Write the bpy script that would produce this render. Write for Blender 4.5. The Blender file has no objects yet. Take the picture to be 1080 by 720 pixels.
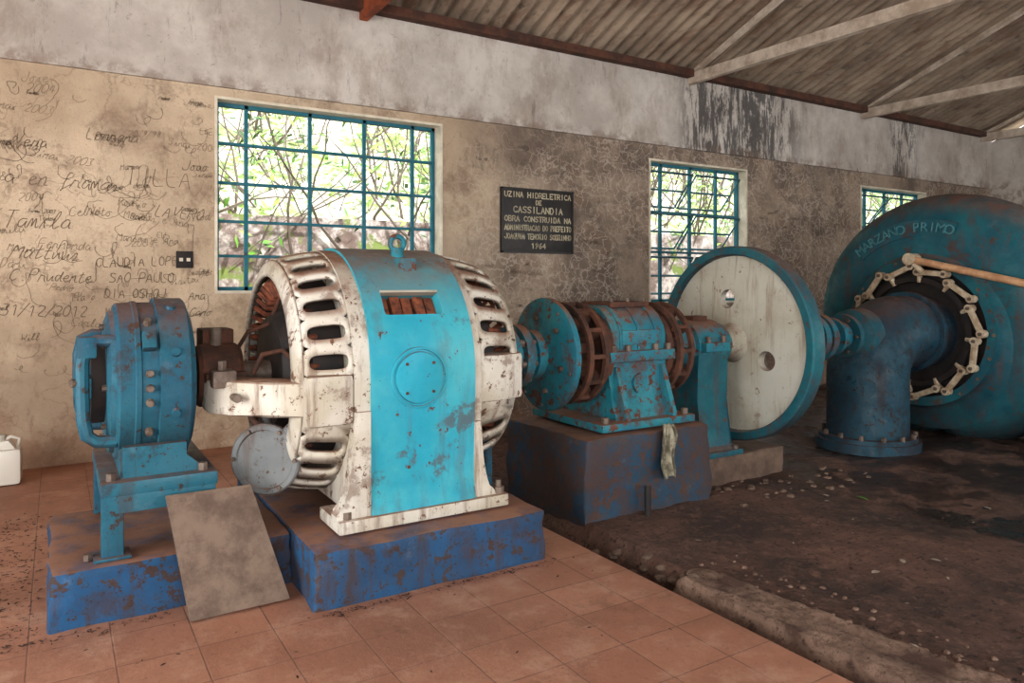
import bpy, bmesh, math, random
from mathutils import Vector, Matrix, noise
random.seed(7)
SC = bpy.context.scene
COL = SC.collection
SY, SZ = 4.17, 1.01
pi = math.pi

# ------------------------------------------------------------------ colours / materials
def c(r, g, b):
    def f(v):
        v /= 255.0
        return v/12.92 if v <= 0.04045 else ((v+0.055)/1.055)**2.4
    return (f(r), f(g), f(b), 1.0)

class NT:
    def __init__(s, name):
        s.mat = bpy.data.materials.new(name)
        s.mat.use_nodes = True
        s.nt = s.mat.node_tree
        s.bsdf = s.nt.nodes['Principled BSDF']
        tc = s.n('ShaderNodeTexCoord')
        s.obj = tc.outputs['Object']
    def n(s, t, **kw):
        nd = s.nt.nodes.new(t)
        for k, v in kw.items(): setattr(nd, k, v)
        return nd
    def link(s, a, b): s.nt.links.new(a, b)
    def mapping(s, scale=(1, 1, 1), loc=(0, 0, 0), rot=(0, 0, 0), src=None):
        m = s.n('ShaderNodeMapping')
        m.inputs['Scale'].default_value = scale
        m.inputs['Location'].default_value = loc
        m.inputs['Rotation'].default_value = rot
        s.link(src or s.obj, m.inputs['Vector'])
        return m.outputs[0]
    def noise(s, scale, detail=5, rough=0.6, vec=None, dist=0.0):
        m = s.n('ShaderNodeTexNoise')
        m.inputs['Scale'].default_value = scale
        m.inputs['Detail'].default_value = detail
        m.inputs['Roughness'].default_value = rough
        m.inputs['Distortion'].default_value = dist
        s.link(vec or s.obj, m.inputs['Vector'])
        return m.outputs[0]
    def ramp(s, fac, a, b, va=0.0, vb=1.0):
        m = s.n('ShaderNodeMapRange')
        m.interpolation_type = 'SMOOTHSTEP'
        s.link(fac, m.inputs['Value'])
        m.inputs['From Min'].default_value = a
        m.inputs['From Max'].default_value = b
        m.inputs['To Min'].default_value = va
        m.inputs['To Max'].default_value = vb
        return m.outputs[0]
    def math(s, op, a, b=None):
        m = s.n('ShaderNodeMath', operation=op)
        for i, v in enumerate((a, b)):
            if v is None: continue
            if isinstance(v, (int, float)): m.inputs[i].default_value = v
            else: s.link(v, m.inputs[i])
        return m.outputs[0]
    def mix(s, fac, a, b, mode='MIX'):
        m = s.n('ShaderNodeMix', data_type='RGBA', blend_type=mode)
        for i, v in ((0, fac), (6, a), (7, b)):
            if isinstance(v, (int, float)): m.inputs[i].default_value = v
            elif isinstance(v, tuple): m.inputs[i].default_value = v
            else: s.link(v, m.inputs[i])
        return m.outputs[2]
    def sep(s, src=None):
        m = s.n('ShaderNodeSeparateXYZ')
        s.link(src or s.obj, m.inputs[0])
        return m.outputs
    def normal_z(s):
        g = s.n('ShaderNodeNewGeometry')
        return s.sep(g.outputs['Normal'])[2]
    def bump(s, h, strength=0.3, dist=0.01):
        b = s.n('ShaderNodeBump')
        b.inputs['Strength'].default_value = strength
        b.inputs['Distance'].default_value = dist
        s.link(h, b.inputs['Height'])
        s.link(b.outputs[0], s.bsdf.inputs['Normal'])
    def col(s, v):
        if isinstance(v, tuple): s.bsdf.inputs['Base Color'].default_value = v
        else: s.link(v, s.bsdf.inputs['Base Color'])
    def rough(s, v):
        if isinstance(v, (int, float)): s.bsdf.inputs['Roughness'].default_value = v
        else: s.link(v, s.bsdf.inputs['Roughness'])

def paint(name, a, b, rust=0.4, dust=0.5, rough=0.45, streak=0.4, rustc=c(92, 50, 32), dustc=c(134, 88, 62), bloomk=.8):
    t = NT(name)
    base = t.mix(t.ramp(t.noise(2.3, 4), 0.38, 0.66), a, b)
    pale = tuple(min(1, v*0.6+0.14) for v in a[:3])+(1,)
    base = t.mix(t.math('MULTIPLY', t.ramp(t.noise(7, 7, 0.75), 0.55, 0.72), 0.3), base, pale)
    st = t.noise(11, 6, 0.68, t.mapping((1, 1, 0.10)))
    base = t.mix(t.math('MULTIPLY', t.ramp(st, 0.50, 0.68), streak), base, rustc)
    ch2 = t.noise(3.6, 9, 0.74)
    bloom = t.ramp(ch2, 0.64-0.16*rust, 0.70-0.12*rust)
    base = t.mix(t.math('MULTIPLY', bloom, bloomk), base, t.mix(0.22, rustc, a))
    ch = t.noise(15, 9, 0.72)
    lo = 0.70-0.19*rust
    base = t.mix(t.ramp(ch, lo, lo+0.02), base, rustc)
    fn = t.noise(55, 5, 0.7)
    fl = 0.72-0.12*rust
    base = t.mix(t.ramp(fn, fl, fl+0.03), base, tuple(v*0.55 for v in rustc[:3])+(1,))
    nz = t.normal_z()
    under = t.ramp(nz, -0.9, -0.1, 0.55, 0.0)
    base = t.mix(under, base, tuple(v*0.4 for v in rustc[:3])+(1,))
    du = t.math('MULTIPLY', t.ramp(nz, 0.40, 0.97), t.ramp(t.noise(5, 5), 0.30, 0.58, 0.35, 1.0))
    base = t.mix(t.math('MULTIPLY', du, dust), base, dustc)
    t.col(base)
    t.rough(t.ramp(ch2, 0.3, 0.62, rough, 0.85))
    t.bump(t.math('ADD', ch, t.math('MULTIPLY', fn, .4)), 0.4, 0.006)
    return t.mat

def rusty(name, a, b, sc=7, rough=0.85):
    t = NT(name)
    n1 = t.noise(sc, 8, 0.7)
    t.col(t.mix(t.ramp(n1, 0.35, 0.65), a, b))
    t.rough(rough)
    t.bump(n1, 0.4, 0.01)
    return t.mat

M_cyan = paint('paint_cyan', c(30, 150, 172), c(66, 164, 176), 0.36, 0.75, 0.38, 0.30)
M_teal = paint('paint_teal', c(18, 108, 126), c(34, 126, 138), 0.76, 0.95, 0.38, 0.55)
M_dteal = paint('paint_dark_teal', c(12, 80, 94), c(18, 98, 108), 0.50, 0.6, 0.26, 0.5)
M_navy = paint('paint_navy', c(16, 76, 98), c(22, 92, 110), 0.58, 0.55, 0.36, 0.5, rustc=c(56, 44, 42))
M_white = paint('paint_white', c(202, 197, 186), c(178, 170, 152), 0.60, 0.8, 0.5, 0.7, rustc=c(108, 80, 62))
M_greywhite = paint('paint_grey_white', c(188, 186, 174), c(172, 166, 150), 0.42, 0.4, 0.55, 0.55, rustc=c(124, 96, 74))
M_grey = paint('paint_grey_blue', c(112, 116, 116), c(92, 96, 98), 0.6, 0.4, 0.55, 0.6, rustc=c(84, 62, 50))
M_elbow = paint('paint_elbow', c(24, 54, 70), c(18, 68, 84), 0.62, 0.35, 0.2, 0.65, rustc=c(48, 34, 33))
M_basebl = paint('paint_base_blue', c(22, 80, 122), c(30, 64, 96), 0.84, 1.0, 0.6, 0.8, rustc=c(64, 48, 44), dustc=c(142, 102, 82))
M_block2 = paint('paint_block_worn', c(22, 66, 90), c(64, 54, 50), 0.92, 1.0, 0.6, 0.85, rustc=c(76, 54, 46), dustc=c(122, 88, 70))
M_rust = rusty('rust', c(100, 62, 44), c(56, 38, 31))
M_copper = rusty('coil_rust', c(142, 78, 50), c(64, 38, 29), 14)
M_steel = rusty('worn_steel', c(116, 102, 90), c(76, 60, 50), 10, 0.6)
M_dark = rusty('dark_iron', c(24, 22, 22), c(44, 34, 30), 9, 0.7)
M_link = rusty('link_beige', c(206, 192, 166), c(160, 134, 108), 12, 0.6)
M_rod = rusty('rod_beige', c(212, 170, 132), c(180, 134, 98), 8, 0.6)
M_winblue = paint('window_blue', c(30, 98, 114), c(38, 112, 126), 0.25, 0.2, 0.4, 0.2)

def plain(name, col, rough=0.6, n=0.12, sc=6):
    t = NT(name)
    d = tuple(v*(1-n*2.5) for v in col[:3])+(1,)
    t.col(t.mix(t.ramp(t.noise(sc, 6), 0.3, 0.7), col, d)); t.rough(rough)
    return t.mat

# ------------------------------------------------------------------ mesh builder
class B:
    def __init__(s, name, mats):
        s.name = name; s.mats = mats; s.bm = bmesh.new()
    def face(s, vs, m=0):
        try:
            f = s.bm.faces.new(vs); f.material_index = m; f.smooth = True; return f
        except ValueError: return None
    def box(s, x0, x1, y0, y1, z0, z1, m=0, bev=0.0, M=None):
        ps = [(x, y, z) for x in (x0, x1) for y in (y0, y1) for z in (z0, z1)]
        vs = [s.bm.verts.new(M @ Vector(p) if M else p) for p in ps]
        fs = []
        for q in ((0, 1, 3, 2), (4, 6, 7, 5), (0, 4, 5, 1), (2, 3, 7, 6), (0, 2, 6, 4), (1, 5, 7, 3)):
            fs.append(s.face([vs[i] for i in q], m))
        if bev > 0:
            es = list({e for f in fs for e in f.edges})
            r = bmesh.ops.bevel(s.bm, geom=es, offset=bev, segments=2, affect='EDGES', profile=0.6)
            for f in r['faces']: f.material_index = m; f.smooth = True
    def lathe(s, prof, segs=48, m=0, cy=SY, cz=SZ, M=None, caps=True, mfun=None):
        rings = []
        for (x, r) in prof:
            ring = []
            for i in range(segs):
                a = 2*pi*i/segs
                p = Vector((x, cy+r*math.cos(a), cz+r*math.sin(a)))
                ring.append(s.bm.verts.new(M @ p if M else p))
            rings.append(ring)
        for k in range(len(rings)-1):
            for i in range(segs):
                j = (i+1) % segs
                mm = mfun(k) if mfun else m
                s.face([rings[k][i], rings[k+1][i], rings[k+1][j], rings[k][j]], mm)
        if caps:
            s.face(rings[0], mfun(0) if mfun else m)
            s.face(list(reversed(rings[-1])), mfun(len(rings)-2) if mfun else m)
    def cyl(s, p1, p2, r1, r2=None, segs=20, m=0, bev=0):
        p1 = Vector(p1); p2 = Vector(p2); r2 = r1 if r2 is None else r2
        d = (p2-p1); L = d.length
        q = Vector((1, 0, 0)).rotation_difference(d.normalized()).to_matrix().to_4x4()
        M = Matrix.Translation(p1) @ q
        if bev: prof = [(0, r1-bev), (bev, r1), (L-bev, r2), (L, r2-bev)]
        else: prof = [(0, r1), (L, r2)]
        s.lathe(prof, segs, m, 0, 0, M)
    def prism(s, poly, axis, a0, a1, m=0, bev=0):
        def P(u, v, a):
            return {'x': (a, u, v), 'y': (u, a, v), 'z': (u, v, a)}[axis]
        A = [s.bm.verts.new(P(u, v, a0)) for u, v in poly]
        Bv = [s.bm.verts.new(P(u, v, a1)) for u, v in poly]
        n = len(poly); fs = [s.face(A, m), s.face(list(reversed(Bv)), m)]
        for i in range(n):
            j = (i+1) % n
            fs.append(s.face([A[i], Bv[i], Bv[j], A[j]], m))
        if bev:
            es = list({e for f in fs[:2] if f for e in f.edges})
            r = bmesh.ops.bevel(s.bm, geom=es, offset=bev, segments=2, affect='EDGES', profile=0.6)
            for f in r['faces']: f.material_index = m; f.smooth = True
    def tube(s, pts, r, segs=10, m=0, closed=False):
        pts = [Vector(p) for p in pts]; n = len(pts)
        rs = r if isinstance(r, (list, tuple)) else [r]*n
        t0 = (pts[1]-pts[0]).normalized()
        up = Vector((0, 0, 1)) if abs(t0.z) < 0.9 else Vector((0, 1, 0))
        nrm = (up - t0*up.dot(t0)).normalized()
        rings = []
        for i in range(n):
            if closed: t = (pts[(i+1) % n]-pts[i-1]).normalized()
            elif i == 0: t = t0
            elif i == n-1: t = (pts[i]-pts[i-1]).normalized()
            else: t = (pts[i+1]-pts[i-1]).normalized()
            nrm = (nrm - t*nrm.dot(t)).normalized()
            bn = t.cross(nrm)
            rings.append([s.bm.verts.new(pts[i]+(nrm*math.cos(2*pi*k/segs)+bn*math.sin(2*pi*k/segs))*rs[i]) for k in range(segs)])
        for i in range(n if closed else n-1):
            A = rings[i]; C = rings[(i+1) % n]
            for k in range(segs):
                l = (k+1) % segs
                s.face([A[k], A[l], C[l], C[k]], m)
        if not closed:
            s.face(list(reversed(rings[0])), m); s.face(rings[-1], m)
    def bolts(s, x, R, n, r=0.015, h=0.02, m=0, a0=0, cy=SY, cz=SZ, dirx=-1):
        for i in range(n):
            a = a0+2*pi*i/n
            y = cy+R*math.cos(a); z = cz+R*math.sin(a)
            s.cyl((x, y, z), (x+dirx*h, y, z), r, segs=6, m=m)
    def done(s, angle=35, solid=0, recalc=True):
        if recalc: bmesh.ops.recalc_face_normals(s.bm, faces=s.bm.faces)
        me = bpy.data.meshes.new(s.name)
        s.bm.to_mesh(me); s.bm.free()
        for m in s.mats: me.materials.append(m)
        try: me.set_sharp_from_angle(angle=math.radians(angle))
        except Exception: pass
        o = bpy.data.objects.new(s.name, me); COL.objects.link(o)
        if solid:
            md = o.modifiers.new('solid', 'SOLIDIFY'); md.thickness = solid; md.offset = -1
        return o

def group(name, loc, parts):
    e = bpy.data.objects.new(name, None); e.location = loc
    e.empty_display_size = 0.3
    COL.objects.link(e)
    for p in parts:
        p.parent = e
        p.matrix_parent_inverse = Matrix.Translation(-Vector(loc))
    return e

def cut(o, cutters):
    for k in cutters:
        md = o.modifiers.new('b', 'BOOLEAN'); md.operation = 'DIFFERENCE'; md.object = k; md.solver = 'EXACT'
    bpy.context.view_layer.update()
    dg = bpy.context.evaluated_depsgraph_get()
    me = bpy.data.meshes.new_from_object(o.evaluated_get(dg))
    o.modifiers.clear(); o.data = me
    for k in cutters: bpy.data.objects.remove(k, do_unlink=True)
    try: me.set_sharp_from_angle(angle=math.radians(35))
    except Exception: pass

# ------------------------------------------------------------------ ROOM
WY = 7.1; XL, XR = -4.0, 15.1; YN = -3.5
LEDGE = 3.28; WT = 4.23

t = NT('plaster_beige')
x, y, z = t.sep()
base = t.mix(t.ramp(t.noise(0.9, 6, 0.62), 0.35, 0.68), c(208, 188, 162), c(178, 157, 132))
brown = t.mix(t.ramp(t.noise(1.6, 7, 0.68), 0.35, 0.62), c(158, 140, 123), c(106, 92, 82))
rightf = t.math('ADD', t.ramp(x, 2.6, 5.2), t.ramp(t.noise(0.7, 3), 0.3, 0.7, -0.25, 0.25))  # browner and darker to the right: partly dirt, partly shade put into the colour
base = t.mix(rightf, base, brown)
base = t.mix(t.math('MULTIPLY', t.ramp(t.noise(2.2, 9, 0.74), 0.5, 0.68), 0.6), base, c(124, 100, 82))
base = t.mix(t.math('MULTIPLY', t.ramp(t.noise(8, 9, 0.75, t.mapping((1, 1, .35))), 0.54, 0.7), 0.45), base, c(108, 86, 68))
def crack(sc, warp, w0, w1):
    v = t.n('ShaderNodeTexVoronoi', feature='DISTANCE_TO_EDGE')
    v.inputs['Scale'].default_value = sc
    nn = t.n('ShaderNodeTexNoise'); nn.inputs['Scale'].default_value = 3.0; nn.inputs['Detail'].default_value = 4
    t.link(t.obj, nn.inputs['Vector'])
    vm = t.n('ShaderNodeVectorMath', operation='MULTIPLY_ADD')
    t.link(nn.outputs['Color'], vm.inputs[0]); vm.inputs[1].default_value = (warp,)*3; t.link(t.obj, vm.inputs[2])
    t.link(vm.outputs[0], v.inputs['Vector'])
    return t.ramp(v.outputs['Distance'], w0, w1, 1.0, 0.0)
line = crack(7.5, .7, .02, .075)
msk = t.math('MULTIPLY', t.math('MULTIPLY', line, t.ramp(x, 3.2, 4.2)), t.ramp(t.noise(1.1, 4), 0.34, 0.54))
base = t.mix(t.math('MULTIPLY', msk, 0.5), base, c(194, 180, 164))
line2 = crack(1.1, .9, .003, .010)
base = t.mix(t.math('MULTIPLY', line2, 0.3), base, c(106, 86, 70))
fine = t.noise(40, 3, 0.6)
base = t.mix(t.math('MULTIPLY', t.ramp(fine, 0.58, 0.72), 0.3), base, c(96, 78, 62))
low = t.ramp(z, 0.0, 0.7, 0.6, 0.0)
base = t.mix(t.math('MULTIPLY', low, t.ramp(t.noise(3, 5), 0.3, 0.6)), base, c(138, 96, 70))
t.col(base); t.rough(0.85); t.bump(t.noise(14, 8, 0.7), 0.45, 0.014)
M_wall = t.mat

t = NT('plaster_white')
x, y, z = t.sep()
base = t.mix(t.ramp(t.noise(1.2, 6, 0.65), 0.35, 0.65), c(206, 199, 190), c(176, 167, 158))
base = t.mix(t.math('MULTIPLY', t.ramp(t.noise(2.0, 9, 0.74, t.mapping((1, 1, 0.5))), 0.48, 0.66), 0.55), base, c(146, 130, 116))
st = t.noise(7, 7, 0.78, t.mapping((1, 1, 0.18)))
box1 = t.math('MULTIPLY', t.ramp(x, 6.8, 7.3), t.ramp(x, 8.9, 9.8, 1.0, 0.0))
box2 = t.math('MULTIPLY', t.ramp(x, 11.6, 12.0), t.ramp(x, 12.2, 12.8, 1.0, 0.0))
blot = t.noise(1.7, 8, .78, t.mapping((1, 1, 0.6)))
mold = t.math('MULTIPLY', t.math('ADD', box1, box2), t.math('MAXIMUM', t.ramp(st, 0.46, 0.54), t.ramp(blot, .5, .56)))
base = t.mix(t.math('MULTIPLY', mold, 0.82), base, c(48, 46, 48))
base = t.mix(t.math('MULTIPLY', t.ramp(st, 0.58, 0.68), 0.5), base, c(96, 85, 78))
base = t.mix(t.math('MULTIPLY', t.ramp(t.noise(20, 6, .7), 0.60, 0.7), 0.4), base, c(112, 96, 84))
edge = t.math('MULTIPLY', t.ramp(z, 3.28, 3.45, 1, 0), t.ramp(t.noise(6, 6, .7), .42, .6))
base = t.mix(t.math('MULTIPLY', edge, .6), base, c(120, 98, 82))
t.col(base); t.rough(0.85); t.bump(t.noise(12, 8, 0.7), 0.4, 0.012)
M_wallup = t.mat

WINS = [(1.22, 3.52, 1.40, 3.20), (6.47, 8.32, 1.22, 3.10), (11.0, 12.9, 1.22, 3.07)]
b = B('wall_back', [M_wall, M_wallup])
xs = [XL]
for w in WINS: xs += [w[0], w[1]]
xs.append(XR)
for i in range(0, len(xs), 2):
    b.box(xs[i], xs[i+1], WY, WY+.22, -0.3, LEDGE, 0)
for w in WINS:
    b.box(w[0], w[1], WY, WY+.22, -0.3, w[2], 0)
    b.box(w[0], w[1], WY, WY+.22, w[3], LEDGE, 0)
b.box(XL, XR, WY-.035, WY+.22, LEDGE, WT+.12, 1)
b.done()

RIDGE_Y = (WY+YN)/2
def roofz(y): return WT + 0.4*(WY-y) if y >= RIDGE_Y else WT+0.4*(y-YN)
b = B('wall_right', [M_wallup])
b.prism([(YN, -.3), (WY, -.3), (WY, WT-.08), (RIDGE_Y, roofz(RIDGE_Y)-.14), (YN, WT-.08)], 'x', XR, XR+.2)
b.done()
b = B('wall_left', [M_wall])
b.box(XL-.2, XL, 4.2, WY, -.3, WT); b.box(XL-.2, XL, YN, -1.6, -.3, WT)
b.prism([(YN, 3.0), (WY, 3.0), (WY, WT), (RIDGE_Y, roofz(RIDGE_Y)-.02), (YN, WT)], 'x', XL-.2, XL)
b.done()
b = B('wall_front', [M_wall])
b.box(XL, -2.5, YN-.2, YN, -.3, WT); b.box(1.5, 3.0, YN-.2, YN, -.3, WT); b.box(7, 9, YN-.2, YN, -.3, WT); b.box(13.0, XR, YN-.2, YN, -.3, WT)
for a0, a1 in ((-2.5, 1.5), (3, 7), (9, 13.0)):
    b.box(a0, a1, YN-.2, YN, -.3, 1.0); b.box(a0, a1, YN-.2, YN, 3.2, WT)
b.done()

M_trim = plain('trim_cream', c(226, 216, 196), 0.7)
for k, w in enumerate(WINS):
    b = B('trim_%d' % (k+1), [M_trim])
    x0, x1, z0, z1 = w; g = .025
    b.box(x0, x0+g, WY-.012, WY+.22, z0, z1); b.box(x1-g, x1, WY-.012, WY+.22, z0, z1)
    b.box(x0+g, x1-g, WY-.012, WY+.22, z1-g, z1); b.box(x0+g, x1-g, WY-.03, WY+.22, z0, z0+g)
    b.done()
def window(name, w, vf, hf, extra=None):
    x0, x1, z0, z1 = w; g = .026; x0 += g; x1 -= g; z0 += g; z1 -= g
    Y = WY+.15; b = B(name, [M_winblue]); s = .016
    b.box(x0, x1, Y-.02, Y+.03, z0, z0+.035); b.box(x0, x1, Y-.02, Y+.03, z1-.035, z1)
    b.box(x0, x0+.035, Y-.02, Y+.03, z0, z1); b.box(x1-.035, x1, Y-.02, Y+.03, z0, z1)
    for f in vf:
        X = x0+(x1-x0)*f; b.box(X-s, X+s, Y-.02, Y+.02, z0, z1)
    for f in hf:
        Z = z0+(z1-z0)*f; b.box(x0, x1, Y-.024, Y+.024, Z-s*.8, Z+s*.8)
    if extra: extra(b, x0, x1, z0, z1, Y)
    return b.done()
window('window_1', WINS[0], (.125, .395, .645, .885), (.185, .37, .575, .785))
def ex2(b, x0, x1, z0, z1, Y):
    for (a0, a1) in ((.02, .47), (.47, .98)):
        for (h0, h1) in ((.03, .35), (.37, .66), (.68, .96)):
            X0 = x0+(x1-x0)*a0+.03; X1 = x0+(x1-x0)*a1-.03
            zb = z0+(z1-z0)*h0+.05; zt = z0+(z1-z0)*h1-.05
            yb = Y+.26; yt = Y-.10
            b.tube([(X0, yb, zb), (X0, yt, zt)], .014, 4); b.tube([(X1, yb, zb), (X1, yt, zt)], .014, 4)
            for q in (0, .5, 1):
                b.tube([(X0, yb+(yt-yb)*q, zb+(zt-zb)*q), (X1, yb+(yt-yb)*q, zb+(zt-zb)*q)], .014, 4)
window('window_2', WINS[1], (.17, .47, .75), (.36, .65), ex2)
window('window_3', WINS[2], (.17, .47, .75), (.36, .65), ex2)

# ------------------------------------------------------------------ floor
t = NT('floor_tiles')
br = t.n('ShaderNodeTexBrick'); br.offset = 0.0
br.inputs['Scale'].default_value = 1.0
br.inputs['Brick Width'].default_value = .30; br.inputs['Row Height'].default_value = .30
br.inputs['Mortar Size'].default_value = .004; br.inputs['Mortar Smooth'].default_value = .4
br.inputs['Color1'].default_value = c(190, 138, 112); br.inputs['Color2'].default_value = c(174, 122, 98)
br.inputs['Mortar'].default_value = c(130, 94, 78)
t.link(t.mapping((1, 1, 1), (.1, .05, 0)), br.inputs['Vector'])
base = t.mix(t.math('MULTIPLY', t.ramp(t.noise(1.1, 9, .72), .36, .62), .7), br.outputs['Color'], c(154, 108, 86))
base = t.mix(t.math('MULTIPLY', t.ramp(t.noise(4, 9, .74), .48, .66), .6), base, c(198, 158, 134))
base = t.mix(t.math('MULTIPLY', t.ramp(t.noise(2.1, 9, .78), .54, .70), .55), base, c(108, 76, 62))
base = t.mix(t.math('MULTIPLY', t.ramp(t.noise(34, 5, .7), .58, .68), .35), base, c(100, 72, 58))
t.col(base); t.rough(t.ramp(t.noise(2, 5), .3, .7, .6, .95))
t.bump(t.math('ADD', t.noise(18, 7, .72), t.math('MULTIPLY', br.outputs['Fac'], -0.5)), .4, .01)
M_tile = t.mat
TX = 2.55
b = B('floor', [M_tile])
b.box(XL, TX, YN, WY, -.32, 0, 0, .012)
fl = b.done()

t = NT('wet_dirt')
x, y, z = t.sep()
n1 = t.noise(1.0, 7, .65); n2 = t.noise(14, 8, .75)
base = t.mix(t.ramp(n1, .38, .62), c(108, 78, 65), c(66, 48, 41))
base = t.mix(t.math('MULTIPLY', t.ramp(n2, .48, .64), .55), base, c(130, 98, 82))
base = t.mix(t.ramp(t.noise(30, 6, .7), .54, .66), base, c(40, 29, 25))
wet = t.math('MULTIPLY', t.math('MULTIPLY', t.ramp(x, 4.2, 5.4), t.ramp(y, .9, 2.2)), t.ramp(t.noise(1.3, 7, .68), .40, .54))
base = t.mix(t.math('MULTIPLY', wet, .75), base, c(34, 26, 24))
t.col(base); t.rough(t.ramp(wet, .1, .9, .92, .32))
bb = t.n('ShaderNodeBump'); bb.inputs['Distance'].default_value = .035
t.link(n2, bb.inputs['Height']); t.link(t.ramp(wet, 0, .9, .8, .35), bb.inputs['Strength']); t.link(bb.outputs[0], t.bsdf.inputs['Normal'])
M_dirt = t.mat
t = NT('dry_dirt')
n2 = t.noise(16, 9, .78)
base = t.mix(t.ramp(n2, .38, .62), c(116, 90, 76), c(160, 132, 114))
base = t.mix(t.ramp(t.noise(4, 7, .7), .5, .62), base, c(90, 66, 55))
base = t.mix(t.ramp(t.noise(45, 5, .7), .58, .66), base, c(62, 46, 38))
t.col(base); t.rough(.95); t.bump(n2, .9, .03)
M_dry = t.mat

def curb(x, y):
    if y > 2.85: return 0
    x0 = 2.68; x1 = 2.98+(2.6-y)*.10+.03*noise.noise(Vector((y*6, 0, 2)))
    k = min(1, max(0, (x-x0)/.035))*min(1, max(0, (x1-x)/.05))
    return k*min(1, (2.85-y)/.10)
def hdirt(x, y):
    h = -.045 + .022*noise.noise(Vector((x*1.1, y*1.1, 0))) + .012*noise.noise(Vector((x*5, y*5, 3)))+.007*noise.noise(Vector((x*14, y*14, 5)))
    near = math.exp(-((y-3.6)/.5)**2) if x > 2.8 else 0
    h += .02*near
    h -= .02*min(1, max(0, (x-4.4)/.6))*min(1, max(0, (y-1.0)/.6))
    if x < 2.9:
        k = max(0, 1-abs(x-2.66)/.2)
        h -= .15*min(1, k*1.6)*(1 if y > 2.5 else .8)
    k = curb(x, y)
    if k > 0:
        hc = -.005+.012*noise.noise(Vector((x*7, y*5, 9)))+.010*noise.noise(Vector((x*19, y*19, 4)))+.006*noise.noise(Vector((x*40, y*40, 4)))
        h = h*(1-k)+hc*k
    return h
def gridmesh(name, x0, x1, y0, y1, nx, ny, hf, mats, mf=None, px=1.0):
    vs = []; fs = []
    for j in range(ny+1):
        for i in range(nx+1):
            fx = (i/nx)**px
            X = x0+(x1-x0)*fx; Y = y0+(y1-y0)*j/ny
            vs.append((X, Y, hf(X, Y)))
    for j in range(ny):
        for i in range(nx):
            a = j*(nx+1)+i; fs.append((a, a+1, a+nx+2, a+nx+1))
    me = bpy.data.meshes.new(name); me.from_pydata(vs, [], fs)
    for m in mats: me.materials.append(m)
    for p in me.polygons:
        p.use_smooth = True
        if mf: p.material_index = mf(p.center)
    o = bpy.data.objects.new(name, me); COL.objects.link(o); return o
gridmesh('floor_dirt', TX, XR, YN, WY, 460, 420, hdirt, [M_dirt, M_dry], lambda q: 1 if curb(q.x, q.y) > .25 else 0, 1.7)
# shallow muddy water lying in the lowest hollows
t = NT('muddy_water'); t.col(c(52, 41, 36)); t.rough(t.ramp(t.noise(5, 6), .4, .6, .14, .4)); t.bump(t.noise(22, 6, .7), .35, .01)
b = B('floor_puddle', [t.mat]); zq = -.071
b.face([b.bm.verts.new(p) for p in ((4.5, 1.3, zq), (11.0, 1.3, zq), (11.0, 6.5, zq), (4.5, 6.5, zq))]); b.done(recalc=False)

# ------------------------------------------------------------------ ceiling
t = NT('fibre_cement')
x, y, z = t.sep()
base = t.mix(t.ramp(t.noise(1.3, 7, .7, t.mapping((1, .5, 1))), .35, .65), c(172, 154, 134), c(124, 108, 93))
base = t.mix(t.math('MULTIPLY', t.ramp(t.noise(5, 6, .7, t.mapping((1, .12, 1))), .48, .64), .6), base, c(112, 82, 62))
base = t.mix(t.math('MULTIPLY', t.ramp(t.noise(9, 6, .7, t.mapping((1, .3, 1))), .56, .68), .6), base, c(70, 60, 52))
t.col(base); t.rough(.9)
M_roof = t.mat
def corr(name, ya, za, yb, zb):
    vs = []; fs = []; x0, x1 = XL-.5, XR+.5; per = .177; n = int((x1-x0)/per*10)
    for i in range(n+1):
        X = x0+(x1-x0)*i/n; h = .042*math.sin(2*pi*X/per)
        vs += [(X, ya, za+h), (X, yb, zb+h)]
    for i in range(n): fs.append((2*i, 2*i+2, 2*i+3, 2*i+1))
    me = bpy.data.meshes.new(name); me.from_pydata(vs, [], fs); me.materials.append(M_roof)
    for p in me.polygons: p.use_smooth = True
    o = bpy.data.objects.new(name, me); COL.objects.link(o); return o
RZ = roofz(RIDGE_Y)
c1 = corr('roof_sheet_far', WY+.6, WT+.12-.24, RIDGE_Y, RZ+.12)
c2 = corr('roof_sheet_near', YN-.6, WT+.12-.24, RIDGE_Y, RZ+.12)
group('ceiling', (5, RIDGE_Y, RZ), [c1, c2])

M_wood = rusty('truss_wood', c(214, 200, 184), c(170, 152, 134), 4)
M_dwood = rusty('dark_wood', c(98, 62, 46), c(62, 42, 34), 5)
M_owood = rusty('orange_wood', c(170, 88, 50), c(118, 60, 38), 5)
def truss(X, mat):
    b = B('roof_truss', [mat]); hw = .04
    zt = WT-.02
    b.box(X-hw, X+hw, YN, WY-.04, zt-.08, zt+.06, 0)
    for s in (1, -1):
        ya = WY-.04 if s > 0 else YN
        b.prism([(ya, zt+.02), (ya, zt+.14-.08), (RIDGE_Y, RZ+.04-.06), (RIDGE_Y, RZ-.13)], 'x', X-hw, X+hw)
        ym = RIDGE_Y+s*2.6
        b.prism([(RIDGE_Y+s*.05, zt+.06), (RIDGE_Y+s*.2, zt+.06), (ym, roofz(ym)-.12), (ym-s*.12, roofz(ym)-.10)], 'x', X-hw*.8, X+hw*.8)
    b.box(X-hw, X+hw, RIDGE_Y-.05, RIDGE_Y+.05, zt, RZ-.05)
    return b.done()
for X, m in ((-1.6, M_owood), (2.62, M_owood), (7.16, M_wood), (11.0, M_wood), (14.7, M_wood)): truss(X, m)
b = B('trim_wall_plate', [M_dwood])
b.box(XL, XR, WY-.16, WY-.036, WT-.02, WT+.07)
b.done()

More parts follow.
